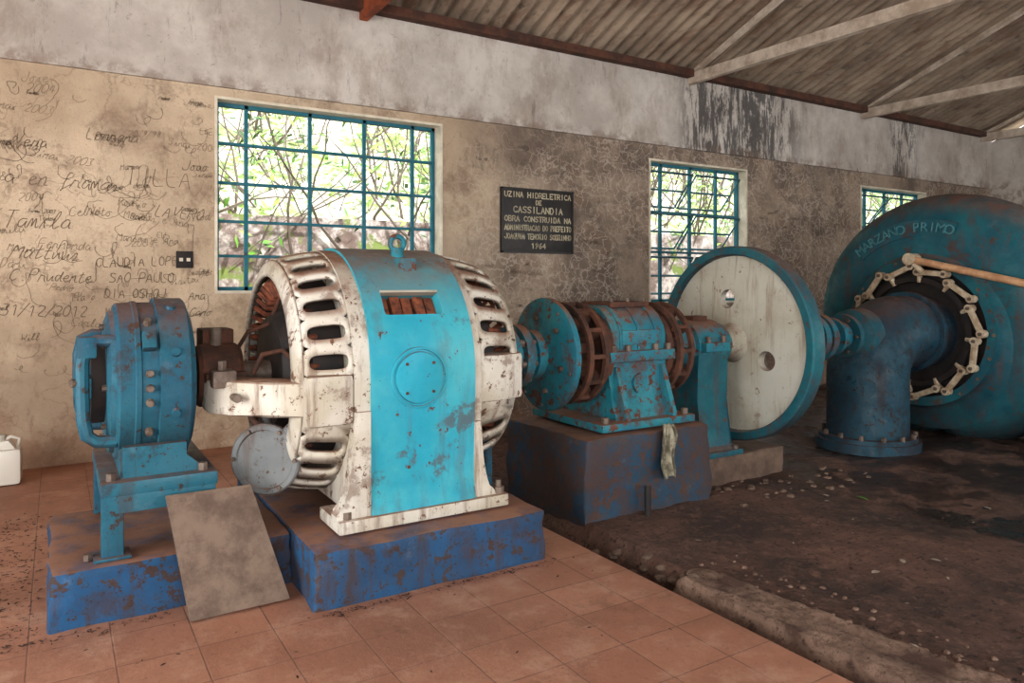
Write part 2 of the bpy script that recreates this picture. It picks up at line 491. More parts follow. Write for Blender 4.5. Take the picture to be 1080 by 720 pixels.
# ------------------------------------------------------------------ plinths
def rough_block(name, boxes, mat, seed=0, amp=.012):
    b = B(name, [mat])
    for q in boxes: b.box(*q, m=0, bev=.02)
    bmesh.ops.subdivide_edges(b.bm, edges=[e for e in b.bm.edges if e.calc_length() > .12], cuts=9, use_grid_fill=True)
    for v in b.bm.verts:
        p = v.co
        v.co += Vector((noise.noise(p*5+Vector((seed, 0, 0))), noise.noise(p*5+Vector((0, 9, seed))), .35*noise.noise(p*4+Vector((3, 3, seed))))) * amp + Vector((noise.noise(p*17), noise.noise(p*17+Vector((5, 0, 0))), .3*noise.noise(p*17+Vector((0, 5, 0)))))*amp*.6
    return b.done(50)
rough_block('generator_plinth', [(1.0, 2.26, 3.3, 5.04, -.02, .265), (-.03, 1.0, 3.70, 4.67, -.02, .25)], M_basebl, 1, .016)
rough_block('bearing_plinth', [(2.84, 3.97, 3.70, 4.65, -.25, .50)], M_block2, 5, .024)
M_conc = plain('concrete_brown', c(114, 93, 79), .9, .2, 9)
rough_block('pedestal_plinth', [(4.05, 5.05, 3.93, 4.5, -.2, .168)], M_conc, 8, .02)
b = B('floor_conduit', [M_dark])
b.tube([(3.29, 3.62, -.1), (3.29, 3.62, .12), (3.30, 3.63, .17)], .022, 10); b.done()

# ------------------------------------------------------------------ GENERATOR
parts = []
poly = []
for i in range(33):
    a = pi*i/32
    poly.append((SY+.69*math.cos(a), SZ+.69*math.sin(a)))
poly += [(SY-.69, .9), (SY-.675, .7), (SY-.66, .5), (SY-.68, .4), (SY-.70, .335), (SY+.70, .335), (SY+.66, .5), (SY+.69, .9)]
YX0, YX1 = 1.335, 1.925
b = B('yoke', [M_cyan]); b.prism(poly, 'x', YX0, YX1, 0, .012)
yoke = b.done()
def yframe(ang, X):
    n = Vector((0, -math.cos(ang), math.sin(ang))); u = Vector((0, math.sin(ang), math.cos(ang)))
    M = Matrix(((1, 0, 0), (0, u.y, n.y), (0, u.z, n.z))).to_4x4()
    M.translation = Vector((X, SY, SZ))+n*.69
    return M
Mw = yframe(math.radians(34), 1.605)
k = B('k', [M_dark]); k.box(-.165, .165, -.072, .072, -.12, .1, M=Mw, bev=.02); kc = k.done()
cut(yoke, [kc])
parts.append(yoke)
b = B('winding_window', [M_copper, M_greywhite])
for i in range(5):
    xx = -.136+i*.068
    b.box(xx-.028, xx+.028, -.075, .075, -.11, -.07+.012*(i % 2), 0, .004, M=Mw)
b.box(-.165, .165, .062, .076, -.03, .003, 1, M=Mw)
parts.append(b.done())
b = B('round_cover', [M_cyan, M_rust])
Mc = yframe(math.radians(0), 1.595)
Mc = Matrix.Translation(Mc.translation) @ Matrix.Rotation(-pi/2, 4, 'Z')
b.lathe([(-.05, .158), (.004, .158), (.006, .155), (.006, .148), (-.004, .145), (-.004, .136), (.010, .132), (.013, .125), (.013, .0001)], 48, 0, 0, 0, Mc)
for i in range(4):
    a = pi/4+i*pi/2; p = Mc @ Vector((.011, .105*math.cos(a), .105*math.sin(a)))
    b.cyl(p, p+Vector((0, -.008, 0)), .008, segs=8, m=1)
parts.append(b.done())
def flank_poly(r, zb):
    p = [(SY+r*math.cos(pi*i/32), SZ+r*math.sin(pi*i/32)) for i in range(33)]
    return p+[(SY-r, .8), (SY-r+.02, zb), (SY+r-.02, zb), (SY+r, .8)]
b = B('frame_flanks', [M_white])
b.prism(flank_poly(.675, .335), 'x', YX0-.085, YX0, 0, .012)
b.prism(flank_poly(.675, .335), 'x', YX1, YX1+.045, 0, .012)
for sy in (-1, 1):
    ya, yb = sorted((SY+sy*.69, SY+sy*.60))
    cl = []
    for i in range(11):
        a = i/10*pi/2
        cl.append((YX0-.08-.10*(1-math.cos(a)), .86-.5*math.sin(a)))
    b.prism([(YX0, .86)]+cl+[(1.155, .335), (YX0, .335)], 'y', ya, yb, 0, .01)
    cl = []
    for i in range(11):
        a = i/10*pi/2
        cl.append((YX1+.04+.09*(1-math.cos(a)), .75-.4*math.sin(a)))
    b.prism([(YX1, .75)]+cl+[(2.06, .335), (YX1, .335)], 'y', ya, yb, 0, .01)
    ya, yb = sorted((SY+sy*.72, SY+sy*.40))
    b.box(1.16, 2.12, ya, yb, .275, .34, 0, .012)
parts.append(b.done())
b = B('foot_bolts', [M_steel])
for X in (1.21, 2.08):
    for sy in (-1, 1):
        b.cyl((X, SY+sy*.67, .335), (X, SY+sy*.67, .375), .032, segs=6)
        b.cyl((X, SY+sy*.67, .36), (X, SY+sy*.67, .41), .016)
parts.append(b.done())
b = B('lifting_eye', [M_teal])
Ye, Ze = SY-.24, SZ+.63
b.cyl((1.66, Ye, Ze-.02), (1.66, Ye, Ze+.06), .045, .03)
b.tube([(1.66+.042*math.cos(a), Ye, Ze+.085+.042*math.sin(a)) for a in [2*pi*i/16 for i in range(16)]], .016, 8, closed=True)
b.box(1.61, 1.71, Ye-.17, Ye+.08, Ze-.12, Ze-.0, 0, .02)
parts.append(b.done())

def bell(name, xa, xb, prof, n=27, skip=(), first=math.radians(9)):
    bm = bmesh.new(); NP = 24
    pitch = 2*pi/n
    def P(a, X):
        r = prof(X)
        return (X, SY-r*math.cos(a), SZ+r*math.sin(a))
    s0, s1 = xa+(xb-xa)*.08, xa+(xb-xa)*.86
    for i in range(n):
        ac = first+i*pitch
        bnd = []; hole = []
        hw = abs(s1-s0)/2; hx = (s0+s1)/2
        rr = 0.25*pitch
        for k in range(NP):
            th = 2*pi*k/NP+pi/NP
            cx, cs = math.cos(th), math.sin(th)
            mth = max(abs(cx), abs(cs)); bx, bs = cx/mth, cs/mth
            bnd.append((ac+bs*pitch/2, hx+bx*hw*1.06))
            px = math.copysign(abs(cx)**.45, cx); ps = math.copysign(abs(cs)**.7, cs)
            hole.append((ac+ps*rr, hx+px*hw*.84))
        vb = [bm.verts.new(P(*q)) for q in bnd]
        if i in skip:
            cv = bm.verts.new(P(ac, hx))
            for k in range(NP): bm.faces.new((vb[k], vb[(k+1) % NP], cv))
        else:
            vh = [bm.verts.new(P(*q)) for q in hole]
            for k in range(NP):
                l = (k+1) % NP; bm.faces.new((vb[k], vb[l], vh[l], vh[k]))
        for (e0, e1) in ((xa, hx-hw*1.06 if xb > xa else hx+hw*1.06), (hx+hw*1.06 if xb > xa else hx-hw*1.06, xb)):
            N = 5
            for q in range(N):
                xq0 = e0+(e1-e0)*q/N; xq1 = e0+(e1-e0)*(q+1)/N
                for h in range(4):
                    a0 = ac-pitch/2+pitch*h/4; a1 = a0+pitch/4
                    bm.faces.new([bm.verts.new(P(a0, xq0)), bm.verts.new(P(a1, xq0)), bm.verts.new(P(a1, xq1)), bm.verts.new(P(a0, xq1))])
    bmesh.ops.remove_doubles(bm, verts=bm.verts, dist=.0008)
    bmesh.ops.recalc_face_normals(bm, faces=bm.faces)
    for f in bm.faces: f.smooth = True
    me = bpy.data.meshes.new(name); bm.to_mesh(me); bm.free(); me.materials.append(M_white)
    o = bpy.data.objects.new(name, me); COL.objects.link(o)
    md = o.modifiers.new('s', 'SOLIDIFY'); md.thickness = .024; md.offset = 0
    return o
def profL(X):
    tt = (1.27-X)/(1.27-.99)
    return .655-.06*max(0, tt)**2 - (.07*max(0, (tt-.88)/.12)**2 if tt > .88 else 0)
def profR(X):
    tt = (X-1.95)/(2.28-1.95)
    return .655-.085*max(0, tt)**2 - (.09*max(0, (tt-.88)/.12)**2 if tt > .88 else 0)
parts.append(bell('vent_bell_left', 1.27, .99, profL, skip=(25, 26, 12, 13)))
parts.append(bell('vent_bell_right', 1.95, 2.28, profR, skip=(25, 26, 12, 13)))
b = B('stator_core', [M_rust, M_copper, M_dark])
b.lathe([(1.09, .40), (1.09, .53), (2.14, .53), (2.14, .40)], 64, 2, caps=True)
for xx, dx in ((1.12, -1), (2.13, 1)):
    for i in range(44):
        a = 2*pi*i/44; a2 = a+.09
        def q(r, X, aa): return (X, SY+r*math.cos(aa), SZ+r*math.sin(aa))
        b.tube([q(.52, xx, a), q(.53, xx+dx*.07, a+.02), q(.49, xx+dx*.11, a+.05), q(.42, xx+dx*.07, a2), q(.41, xx, a2)], .016, 6, 1)
parts.append(b.done())
b = B('rotor_hub', [M_dark, M_steel])
b.lathe([(1.00, .07), (1.00, .30), (1.10, .38)], 32, 0)
b.lathe([(.59, .065), (2.44, .065)], 24, 1)
parts.append(b.done())
b = B('bearing_brackets', [M_white, M_rust, M_steel])
for sy in (-1, 1):
    def Y(v): return SY+sy*v
    p = [(1.31, Y(.66)), (1.04, Y(.645)), (.88, Y(.52)), (.72, Y(.38)), (.64, Y(.26)), (.64, Y(.10)), (.74, Y(.10)), (.80, Y(.24)), (.94, Y(.36)), (1.06, Y(.50)), (1.31, Y(.56))]
    b.prism(p, 'z', .845, 1.015, 0, .022)
    b.box(.65, .76, *sorted((Y(.36), Y(.24))), .98, 1.065, 2, .01)
    b.cyl((.70, Y(.30), 1.06), (.70, Y(.30), 1.11), .022, segs=6, m=2)
    b.cyl((.74, Y(.47), .94), (.74, Y(.38), .94), .02, segs=8, m=2)
    b.box(1.01, 1.25, *sorted((Y(.685), Y(.60))), .80, 1.05, 0, .03)
    p = [(1.95, Y(.66)), (2.13, Y(.655)), (2.28, Y(.60)), (2.37, Y(.42)), (2.42, Y(.12)), (2.34, Y(.12)), (2.28, Y(.40)), (2.20, Y(.52)), (1.95, Y(.56))]
    b.prism(p, 'z', .84, 1.10, 0, .024)
for pz in ((1,), (-1,)):
    z0, z1 = sorted((SZ+pz[0]*.12, SZ+pz[0]*.56))
    b.box(2.25, 2.31, SY-.06, SY+.06, z0, z1, 0, .01)
b.lathe([(.62, .10), (.62, .15), (.64, .165), (.82, .165), (.84, .15), (.84, .09)], 32, 1)
b.box(.64, .84, SY-.22, SY+.22, SZ-.03, SZ+.03, 1, .008)
b.lathe([(2.26, .10), (2.26, .17), (2.42, .17), (2.44, .15), (2.44, .09)], 32, 0)
b.cyl((.72, SY-.02, SZ+.15), (.72, SY-.02, SZ+.25), .03, m=2)
b.box(.66, .82, SY+.02, SY+.22, SZ+.12, SZ+.24, 1, .01)
b.tube([(.86, SY-.25, SZ+.02), (.9, SY-.28, SZ+.12), (1.0, SY-.3, SZ+.14), (1.08, SY-.35, SZ+.05)], .014, 8, 1)
b.tube([(.8, SY-.2, SZ-.1), (.86, SY-.3, SZ-.22), (.95, SY-.33, SZ-.3), (1.1, SY-.4, SZ-.28)], .016, 8, 1)
b.tube([(.84, SY+.1, SZ+.1), (.9, SY+.05, SZ+.22), (1.0, SY, SZ+.26), (1.06, SY, SZ+.4)], .012, 8, 1)
parts.append(b.done())
b = B('lower_end_cover', [M_grey, M_steel])
Mq = Matrix.Translation((.90, SY-.36, .61)) @ Matrix.Rotation(math.radians(-128), 4, 'Z')
b.lathe([(-.02, .12), (-.02, .17), (-.01, .18), (.012, .18), (.02, .172), (.02, .15), (.008, .145), (.008, .001)], 40, 0, 0, 0, Mq)
for i in range(6):
    a = i*pi/3; p = Mq @ Vector((.018, .16*math.cos(a), .16*math.sin(a))); q_ = Mq @ Vector((.034, .16*math.cos(a), .16*math.sin(a)))
    b.cyl(p, q_, .011, segs=6, m=1)
b.cyl((.96, SY-.38, .70), (1.06, SY-.5, .84), .03, m=0); b.cyl((.92, SY-.34, .66), (.92, SY-.2, .86), .03, m=0)
parts.append(b.done())
b = B('drain_post', [M_navy])
b.cyl((2.19, 3.81, .275), (2.19, 3.81, .62), .028); b.cyl((2.19, 3.81, .275), (2.19, 3.81, .30), .05)
parts.append(b.done())
group('electric_generator', (1.6, SY, .275), parts)

# ------------------------------------------------------------------ EXCITER
parts = []
b = B('exciter_body', [M_navy, M_steel])
b.lathe([(.20, .10), (.20, .30), (.215, .345), (.235, .355), (.238, .375), (.25, .388), (.31, .392), (.315, .397), (.335, .397), (.34, .390), (.41, .390), (.415, .410), (.545, .410), (.555, .400), (.555, .36), (.575, .35), (.585, .30), (.585, .08)], 64, 0)
b.bolts(.20, .27, 8, .014, .02, 1)
for a in (0, .17, -.17, .6, .85, -.55):
    n = Vector((0, -math.cos(a), math.sin(a))); p = Vector((.37, SY, SZ))+n*.387
    b.cyl(p, p+n*.03, .02, .015, 8, 1)
for a in (1.1, .4, -.3):
    n = Vector((0, -math.cos(a), math.sin(a))); p = Vector((.48, SY, SZ))+n*.405
    b.cyl(p, p+n*.02, .024, .02, 10, 0)
M1 = Matrix.Translation((.37, SY, SZ)) @ Matrix.Rotation(math.radians(-30), 4, 'X')
b.box(-.03, .03, -.43, -.38, -.03, .06, 0, .008, M=M1)
parts.append(b.done())
b = B('end_bracket', [M_navy, M_steel])
for yy in (-.25, .25):
    p = []
    for (px, pz) in ((.24, .215), (.16, .22), (.115, .20), (.10, .12), (.10, 0), (.105, -.14), (.12, -.22), (.16, -.25), (.24, -.255)):
        p.append((px, SY+yy, SZ+pz))
    b.tube(p, .030, 10)
b.box(.09, .14, SY-.25, SY+.25, SZ-.05, SZ+.05, 0, .012)
b.lathe([(.07, .07), (.07, .10), (.09, .115), (.19, .115), (.21, .10)], 28, 0)
b.cyl((.10, SY-.24, SZ+.03), (.055, SY-.26, SZ+.03), .02, segs=8, m=1)
b.box(.08, .16, SY-.28, SY-.22, SZ+.14, SZ+.24, 0, .012)
parts.append(b.done())
b = B('exciter_commutator', [M_dark])
b.lathe([(.14, .05), (.14, .20), (.20, .20), (.20, .05)], 32)
parts.append(b.done())
b = B('exciter_stand', [M_navy, M_steel])
b.box(.165, .66, 3.74, 4.60, .535, .60, 0, .012)
b.prism([(SY-.36, .60), (SY-.25, .72), (SY+.25, .72), (SY+.36, .60)], 'x', .25, .54, 0)
b.prism([(.26, .6), (.26, .74), (.53, .74), (.53, .68), (.62, .60)], 'y', SY-.36, SY-.30, 0)
for X0, X1 in ((.17, .26), (.56, .65)):
    for Y0 in (3.75, 4.51):
        b.box(X0, X1, Y0, Y0+.08, .262, .54, 0, .008)
b.box(.14, .29, 3.73, 3.86, .256, .27, 0, .004)
b.box(.17, .65, 3.742, 3.765, .46, .54, 0, .004)
for X in (.21, .60): b.cyl((X, 3.80, .60), (X, 3.80, .635), .022, segs=6, m=1)
b.cyl((.12, 3.80, .256), (.12, 3.80, .285), .02, segs=6, m=1)
parts.append(b.done())
group('exciter_machine', (.37, SY, .256), parts)

# ------------------------------------------------------------------ COUPLING + BEARING HOUSING
parts = []
b = B('coupling_hubs', [M_teal, M_steel])
b.lathe([(2.45, .12), (2.46, .14), (2.50, .14), (2.50, .195), (2.55, .195), (2.55, .16), (2.58, .16), (2.58, .21), (2.64, .21), (2.64, .15), (2.70, .14), (2.70, .17), (2.76, .17), (2.78, .13), (2.82, .12)], 48, 0)
b.bolts(2.50, .168, 8, .017, .03, 1); b.bolts(2.58, .185, 8, .018, .035, 1, .2); b.bolts(2.64, .18, 8, .017, .03, 1, .2, dirx=1)
for a in [i*pi/4+.3 for i in range(8)]:
    b.cyl((2.535, SY+.175*math.cos(a), SZ+.175*math.sin(a)), (2.60, SY+.175*math.cos(a), SZ+.175*math.sin(a)), .014, m=1, segs=8)
parts.append(b.done())
b = B('brake_disc', [M_teal, M_steel])
b.lathe([(2.80, .12), (2.825, .16), (2.825, .365), (2.835, .385), (2.875, .385), (2.885, .365), (2.885, .1)], 64, 0)
b.bolts(2.825, .25, 6, .018, .025, 1, .3); b.bolts(2.825, .345, 10, .01, .012, 1, .3)
parts.append(b.done())
group('shaft_coupling', (2.7, SY, SZ), parts)

parts = []
b = B('bearing_shaft', [M_steel]); b.lathe([(2.89, .06), (4.01, .06)], 20); parts.append(b.done())
def fan(name, x0, x1, R):
    b = B(name, [M_rust, M_teal])
    for (a0, a1) in ((x0, x0+.035), (x1-.03, x1)):
        b.lathe([(a0, R-.035), (a0, R), (a1, R), (a1, R-.035), (a0, R-.035)], 48, 0, caps=False)
    b.lathe([(x0, .09), (x0, .17), (x1, .20), (x1, .09)], 32, 0)
    for i in range(12):
        a = 2*pi*i/12
        M = Matrix.Translation((0, SY, SZ)) @ Matrix.Rotation(a, 4, 'X')
        b.box(x0+.005, x1-.005, .13, R-.003, -.014, .014, 0, 0, M=M)
    return b.done()
parts.append(fan('left_cooling_ring', 2.97, 3.13, .355))
parts.append(fan('right_cooling_ring', 3.79, 3.93, .345))
b = B('housing_lower', [M_teal, M_steel])
b.prism([(SY-.34, .56), (SY-.33, .62), (SY-.27, .70), (SY-.26, .97), (SY+.26, .97), (SY+.27, .70), (SY+.33, .62), (SY+.34, .56)], 'x', 3.20, 3.74, 0, .02)
b.box(3.02, 3.86, SY-.42, SY+.42, .515, .57, 0, .015)
for X in (3.26, 3.68):
    b.prism([(SY-.40, .56), (SY-.40, .60), (SY-.285, .92), (SY-.2, .92), (SY-.2, .56)], 'x', X-.02, X+.02, 0, .006)
b.box(3.17, 3.77, SY-.315, SY+.315, .955, 1.03, 0, .012)
b.cyl((3.47, SY-.27, .80), (3.47, SY-.29, .80), .07)
for X in (3.08, 3.80):
    for sy in (-.37, .37): b.cyl((X, SY+sy, .56), (X, SY+sy, .61), .026, segs=6, m=1)
for X in (3.22, 3.35, 3.6, 3.72):
    b.cyl((X, SY-.29, 1.02), (X, SY-.29, 1.07), .022, segs=6, m=1)
parts.append(b.done())
b = B('housing_cap', [M_teal, M_rust, M_steel])
arch = [(SY-.27, 1.03), (SY-.27, 1.14), (SY-.25, 1.20), (SY-.19, 1.28), (SY-.12, 1.33), (SY+.12, 1.33), (SY+.19, 1.28), (SY+.25, 1.2), (SY+.27, 1.14), (SY+.27, 1.03)]
b.prism(arch, 'x', 3.22, 3.72, 0, .02)
b.box(3.29, 3.65, SY-.17, SY+.17, 1.325, 1.365, 1, .01)
for X in (3.32, 3.47, 3.62):
    for sy in (-.14, .14): b.cyl((X, SY+sy, 1.36), (X, SY+sy, 1.385), .014, segs=6, m=2)
b.box(3.30, 3.64, SY-.285, SY-.26, 1.07, 1.17, 0, .006)
for X in (3.30, 3.46, 3.62):
    b.prism([(q[0]*1.0+(-.008 if q[0] < SY else .008), q[1]+.008) for q in arch], 'x', X-.012, X+.012, 0)
for X in (3.15, 3.73):
    b.lathe([(X, .10), (X, .22), (X+.06, .22), (X+.06, .1)], 32, 0)
b.lathe([(3.14, .14), (3.15, .30), (3.22, .30)], 32, 1)
b.lathe([(3.72, .30), (3.77, .30), (3.78, .14)], 32, 1)
parts.append(b.done())
group('bearing_housing', (3.47, SY, .515), parts)

t = NT('rag_cloth'); nn_ = t.noise(12, 6); t.col(t.mix(t.ramp(nn_, .4, .6), c(164, 158, 138), c(98, 92, 76))); t.rough(.95)
M_rag = t.mat
b = B('hanging_rag', [M_rag])
rows = []
for j in range(18):
    f = j/17; z_ = .545-.34*f; w_ = .045+.025*math.sin(f*pi*.9)+.01*math.sin(f*9)
    r_ = []
    for i in range(13):
        g = i/12-.5
        r_.append(b.bm.verts.new((3.50+g*2*w_+.012*math.sin(f*7), 3.658-.016*math.sin(i*1.7+f*3)-.010*math.cos(i*.9)-(.02*f), z_-(.05*abs(g) if j == 17 else 0)+.008*math.sin(i*2.1))))
    rows.append(r_)
for j in range(17):
    for i in range(12): b.face([rows[j][i], rows[j][i+1], rows[j+1][i+1], rows[j+1][i]])
b.done(60, .004)

# ------------------------------------------------------------------ PEDESTAL BEARING
parts = []
b = B('pedestal', [M_dteal, M_steel])
b.prism([(SY-.27, .19), (SY-.27, .22), (SY-.22, .25), (SY-.17, .60), (SY-.19, .82), (SY-.20, .95), (SY+.20, .95), (SY+.19, .82), (SY+.17, .6), (SY+.22, .25), (SY+.27, .22), (SY+.27, .19)], 'x', 4.12, 4.44, 0, .015)
b.box(4.06, 4.50, SY-.30, SY+.30, .182, .225, 0, .01)
for X in (4.11, 4.45): b.cyl((X, SY-.26, .21), (X, SY-.26, .25), .022, segs=6, m=1)
parts.append(b.done())
b = B('bearing_barrel', [M_teal, M_rust, M_steel])
b.lathe([(4.02, .08), (4.02, .15), (4.05, .17), (4.12, .17), (4.13, .20), (4.43, .20), (4.44, .17), (4.52, .165), (4.53, .15), (4.53, .08)], 40, 0)
b.box(4.15, 4.41, SY-.25, SY+.25, .975, 1.045, 0, .01)
for X in (4.2, 4.36):
    for sy in (-.225, .225): b.cyl((X, SY+sy, 1.04), (X, SY+sy, 1.09), .018, segs=6, m=2)
b.box(4.2, 4.36, SY-.06, SY+.06, 1.19, 1.24, 1, .01)
parts.append(b.done())
group('pedestal_bearing', (4.28, SY, .182), parts)

# ------------------------------------------------------------------ FLYWHEEL
parts = []
FX0, FX1, FR = 4.68, 4.82, .79
b = B('rim', [M_dteal])
b.lathe([(FX0+.05, FR-.08), (FX0+.01, FR-.075), (FX0, FR-.065), (FX0, FR-.012), (FX0+.012, FR), (FX1-.012, FR), (FX1, FR-.012), (FX1, FR-.065), (FX1-.04, FR-.08), (FX0+.05, FR-.08)], 96, 0, caps=False)
parts.append(b.done())
b = B('web_disc', [M_greywhite])
b.lathe([(4.70, .12), (4.735, FR-.075), (4.765, FR-.075), (4.79, .12)], 96, 0)
disc = b.done()
cs_ = []
for a in (99, -20, 214):
    a = math.radians(a); yy = SY-.36*math.cos(a); zz = SZ+.36*math.sin(a)
    k = B('k', [M_dark]); k.cyl((4.5, yy, zz), (5.0, yy, zz), .078, segs=32); cs_.append(k.done())
cut(disc, cs_); parts.append(disc)
b = B('wheel_hub', [M_greywhite, M_rust])
b.lathe([(4.53, .075), (4.58, .085), (4.58, .12), (4.66, .13), (4.69, .15), (4.71, .17), (4.78, .17), (4.80, .14), (4.90, .13), (4.90, .07)], 40, 0)
b.bolts(4.58, .105, 6, .012, .02, 1)
parts.append(b.done())
group('flywheel', (4.75, SY, .22), parts)

b = B('turbine_shaft', [M_teal, M_steel])
b.lathe([(4.90, .075), (5.55, .075)], 24, 1)
b.lathe([(5.50, .09), (5.52, .12), (5.66, .12), (5.66, .21), (5.73, .21), (5.73, .18), (5.76, .18), (5.76, .215), (5.83, .215), (5.83, .13), (5.98, .12), (5.98, .17), (6.03, .17), (6.04, .14), (6.155, .13)], 48, 0)
b.bolts(5.66, .165, 8, .018, .03, 1); b.bolts(5.83, .17, 8, .018, .03, 1, dirx=1)
b.done()

# ------------------------------------------------------------------ TURBINE
parts = []
EX = 6.57
b = B('draft_elbow', [M_elbow, M_steel, M_dteal])
pts = [(EX, SY, z_) for z_ in (-.02, .15, .3, .45, .60)]
R_ = .40
for i in range(1, 15):
    a = pi/2*i/14
    pts.append((EX+R_-R_*math.cos(a), SY, .61+R_*math.sin(a)))
pts += [(7.2, SY, SZ), (7.35, SY, SZ), (7.6, SY, SZ)]
b.tube(pts, .36, 48, 0)
b.cyl((EX, SY, -.06), (EX, SY, .03), .46, segs=48, m=0)
b.cyl((EX, SY, .03), (EX, SY, .07), .43, segs=48, m=0)
for i in range(14):
    a = 2*pi*i/14
    b.cyl((EX+.41*math.cos(a), SY+.41*math.sin(a), .06), (EX+.41*math.cos(a), SY+.41*math.sin(a), .11), .022, segs=6, m=1)
b.lathe([(6.16, .10), (6.16, .20), (6.22, .20), (6.26, .17), (6.30, .24), (6.46, .25)], 32, 2)
b.bolts(6.16, .165, 6, .014, .025, 1)
b.lathe([(7.18, .365), (7.18, .40), (7.24, .40), (7.24, .365)], 48, 0)
parts.append(b.done())
b = B('spiral_case', [M_dteal])
NA, NPH = 96, 40
rings = []
for i in range(NA):
    u = i/NA; a = -pi/2+2*pi*u
    g = max(0, math.sin(pi*u))**.6
    Ro = 1.05+.37*g
    rt = .33+.19*g
    rc = Ro-rt
    ring = []
    for k in range(NPH):
        ph = 2*pi*k/NPH
        cp, sp = math.cos(ph), math.sin(ph)
        ex = .85
        rr = rc+rt*math.copysign(abs(cp)**ex, cp); X = 8.02-(rt+.02)*math.copysign(abs(sp)**ex, sp)
        ring.append(b.bm.verts.new((X, SY+rr*math.cos(a), SZ+rr*math.sin(a))))
    rings.append(ring)
for i in range(NA):
    for k in range(NPH):
        l = (k+1) % NPH; j = (i+1) % NA
        b.face([rings[i][k], rings[i][l], rings[j][l], rings[j][k]])
b.tube([(8.02, SY-1.0, SZ), (8.02, SY-1.15, SZ-.4), (8.02, SY-1.2, SZ-1.2)], [.42, .42, .42], 32)
parts.append(b.done(60))
b = B('head_cover', [M_dteal, M_dark, M_steel])
b.lathe([(7.62, 1.0), (7.55, .90), (7.50, .80), (7.46, .76), (7.42, .75), (7.42, .66), (7.50, .64), (7.50, .36), (7.7, .36)], 72, mfun=lambda k: 0 if k < 5 else 1)
b.bolts(7.44, .72, 20, .018, .03, 2)
parts.append(b.done())
b = B('regulating_ring', [M_dark, M_link, M_steel])
b.lathe([(7.42, .50), (7.36, .50), (7.36, .55), (7.42, .55), (7.42, .50)], 64, 0, caps=False)
n = 12
for i in range(n):
    a = 2*pi*i/n+.1; a2 = a+2*pi/n*.78
    p1 = Vector((7.33, SY+.60*math.cos(a), SZ+.60*math.sin(a)))
    p2 = Vector((7.33, SY+.655*math.cos(a2), SZ+.655*math.sin(a2)))
    d = (p2-p1); L = d.length; ang = math.atan2(d.z, d.y)
    M = Matrix.Translation(p1) @ Matrix.Rotation(ang, 4, 'X')
    b.box(-.018, .018, 0, L, -.026, .026, 1, .006, M=M)
    for p in (p1, p2):
        b.cyl(p-Vector((.03, 0, 0)), p+Vector((.05, 0, 0)), .038, segs=14, m=1)
        b.cyl(p-Vector((.045, 0, 0)), p-Vector((.03, 0, 0)), .018, segs=6, m=2)
    p3 = Vector((7.38, SY+.50*math.cos(a), SZ+.50*math.sin(a)))
    b.tube([p1+Vector((.03, 0, 0)), p3], .026, 8, 1)
parts.append(b.done())
b = B('gate_operating_rod', [M_rod, M_link, M_teal])
b.tube([(7.27, SY-.02, 1.735), (7.27, SY-.5, 1.62), (7.27, 2.45, 1.33)], .036, 12, 0)
b.cyl((7.22, SY-.02, 1.735), (7.36, SY-.02, 1.735), .06, m=1, segs=16)
b.tube([(7.27, SY-.02, 1.735), (7.30, SY-.12, 1.60)], .03, 8, 1)
b.box(7.20, 7.34, 2.1, 2.5, 1.25, 1.45, 2, .02); b.cyl((7.27, 2.3, -.1), (7.27, 2.3, 1.25), .1, .08, m=2)
parts.append(b.done())
def text_mesh(txt, size, ext):
    cu = bpy.data.curves.new('t', 'FONT'); cu.body = txt; cu.size = size; cu.extrude = ext
    cu.align_x = 'CENTER'; cu.align_y = 'CENTER'
    o = bpy.data.objects.new('t', cu); COL.objects.link(o)
    bpy.context.view_layer.update()
    me = bpy.data.meshes.new_from_object(o.evaluated_get(bpy.context.evaluated_depsgraph_get()))
    bpy.data.objects.remove(o, do_unlink=True); return me
M_letter = plain('letter_teal', c(76, 136, 144), .4)
bm = bmesh.new()
word = 'MARZANO PRIMO'
A0, A1 = math.radians(52), math.radians(106)
Rl = 1.05
for i, ch in enumerate(word):
    if ch == ' ': continue
    a = A0+(A1-A0)*i/(len(word)-1)
    me = text_mesh(ch, .135, .010)
    yv = Vector((0, math.cos(a), math.sin(a))); xv = Vector((0, math.sin(a), -math.cos(a)))
    zv = xv.cross(yv)
    if zv.x > 0: xv = -xv; zv = -zv
    M = Matrix((xv, yv, zv)).transposed().to_4x4(); M.translation = Vector((7.468, SY, SZ))+yv*Rl
    me.transform(M); bm.from_mesh(me)
me = bpy.data.meshes.new('casing_lettering'); bm.to_mesh(me); bm.free(); me.materials.append(M_letter)
o = bpy.data.objects.new('casing_lettering', me); COL.objects.link(o); parts.append(o)
b = B('lettering_plate', [M_dteal])
segs = 30; prev = None
for i in range(segs+1):
    a = A0-.05+(A1-A0+.1)*i/segs
    q = [b.bm.verts.new((X, SY+r*math.cos(a), SZ+r*math.sin(a))) for (X, r) in ((7.56, .965), (7.475, .97), (7.475, 1.13), (7.60, 1.135))]
    if prev:
        for k in range(3): b.face([prev[k], prev[k+1], q[k+1], q[k]])
    prev = q
parts.append(b.done())
group('water_turbine', (8.0, SY, 0), parts)

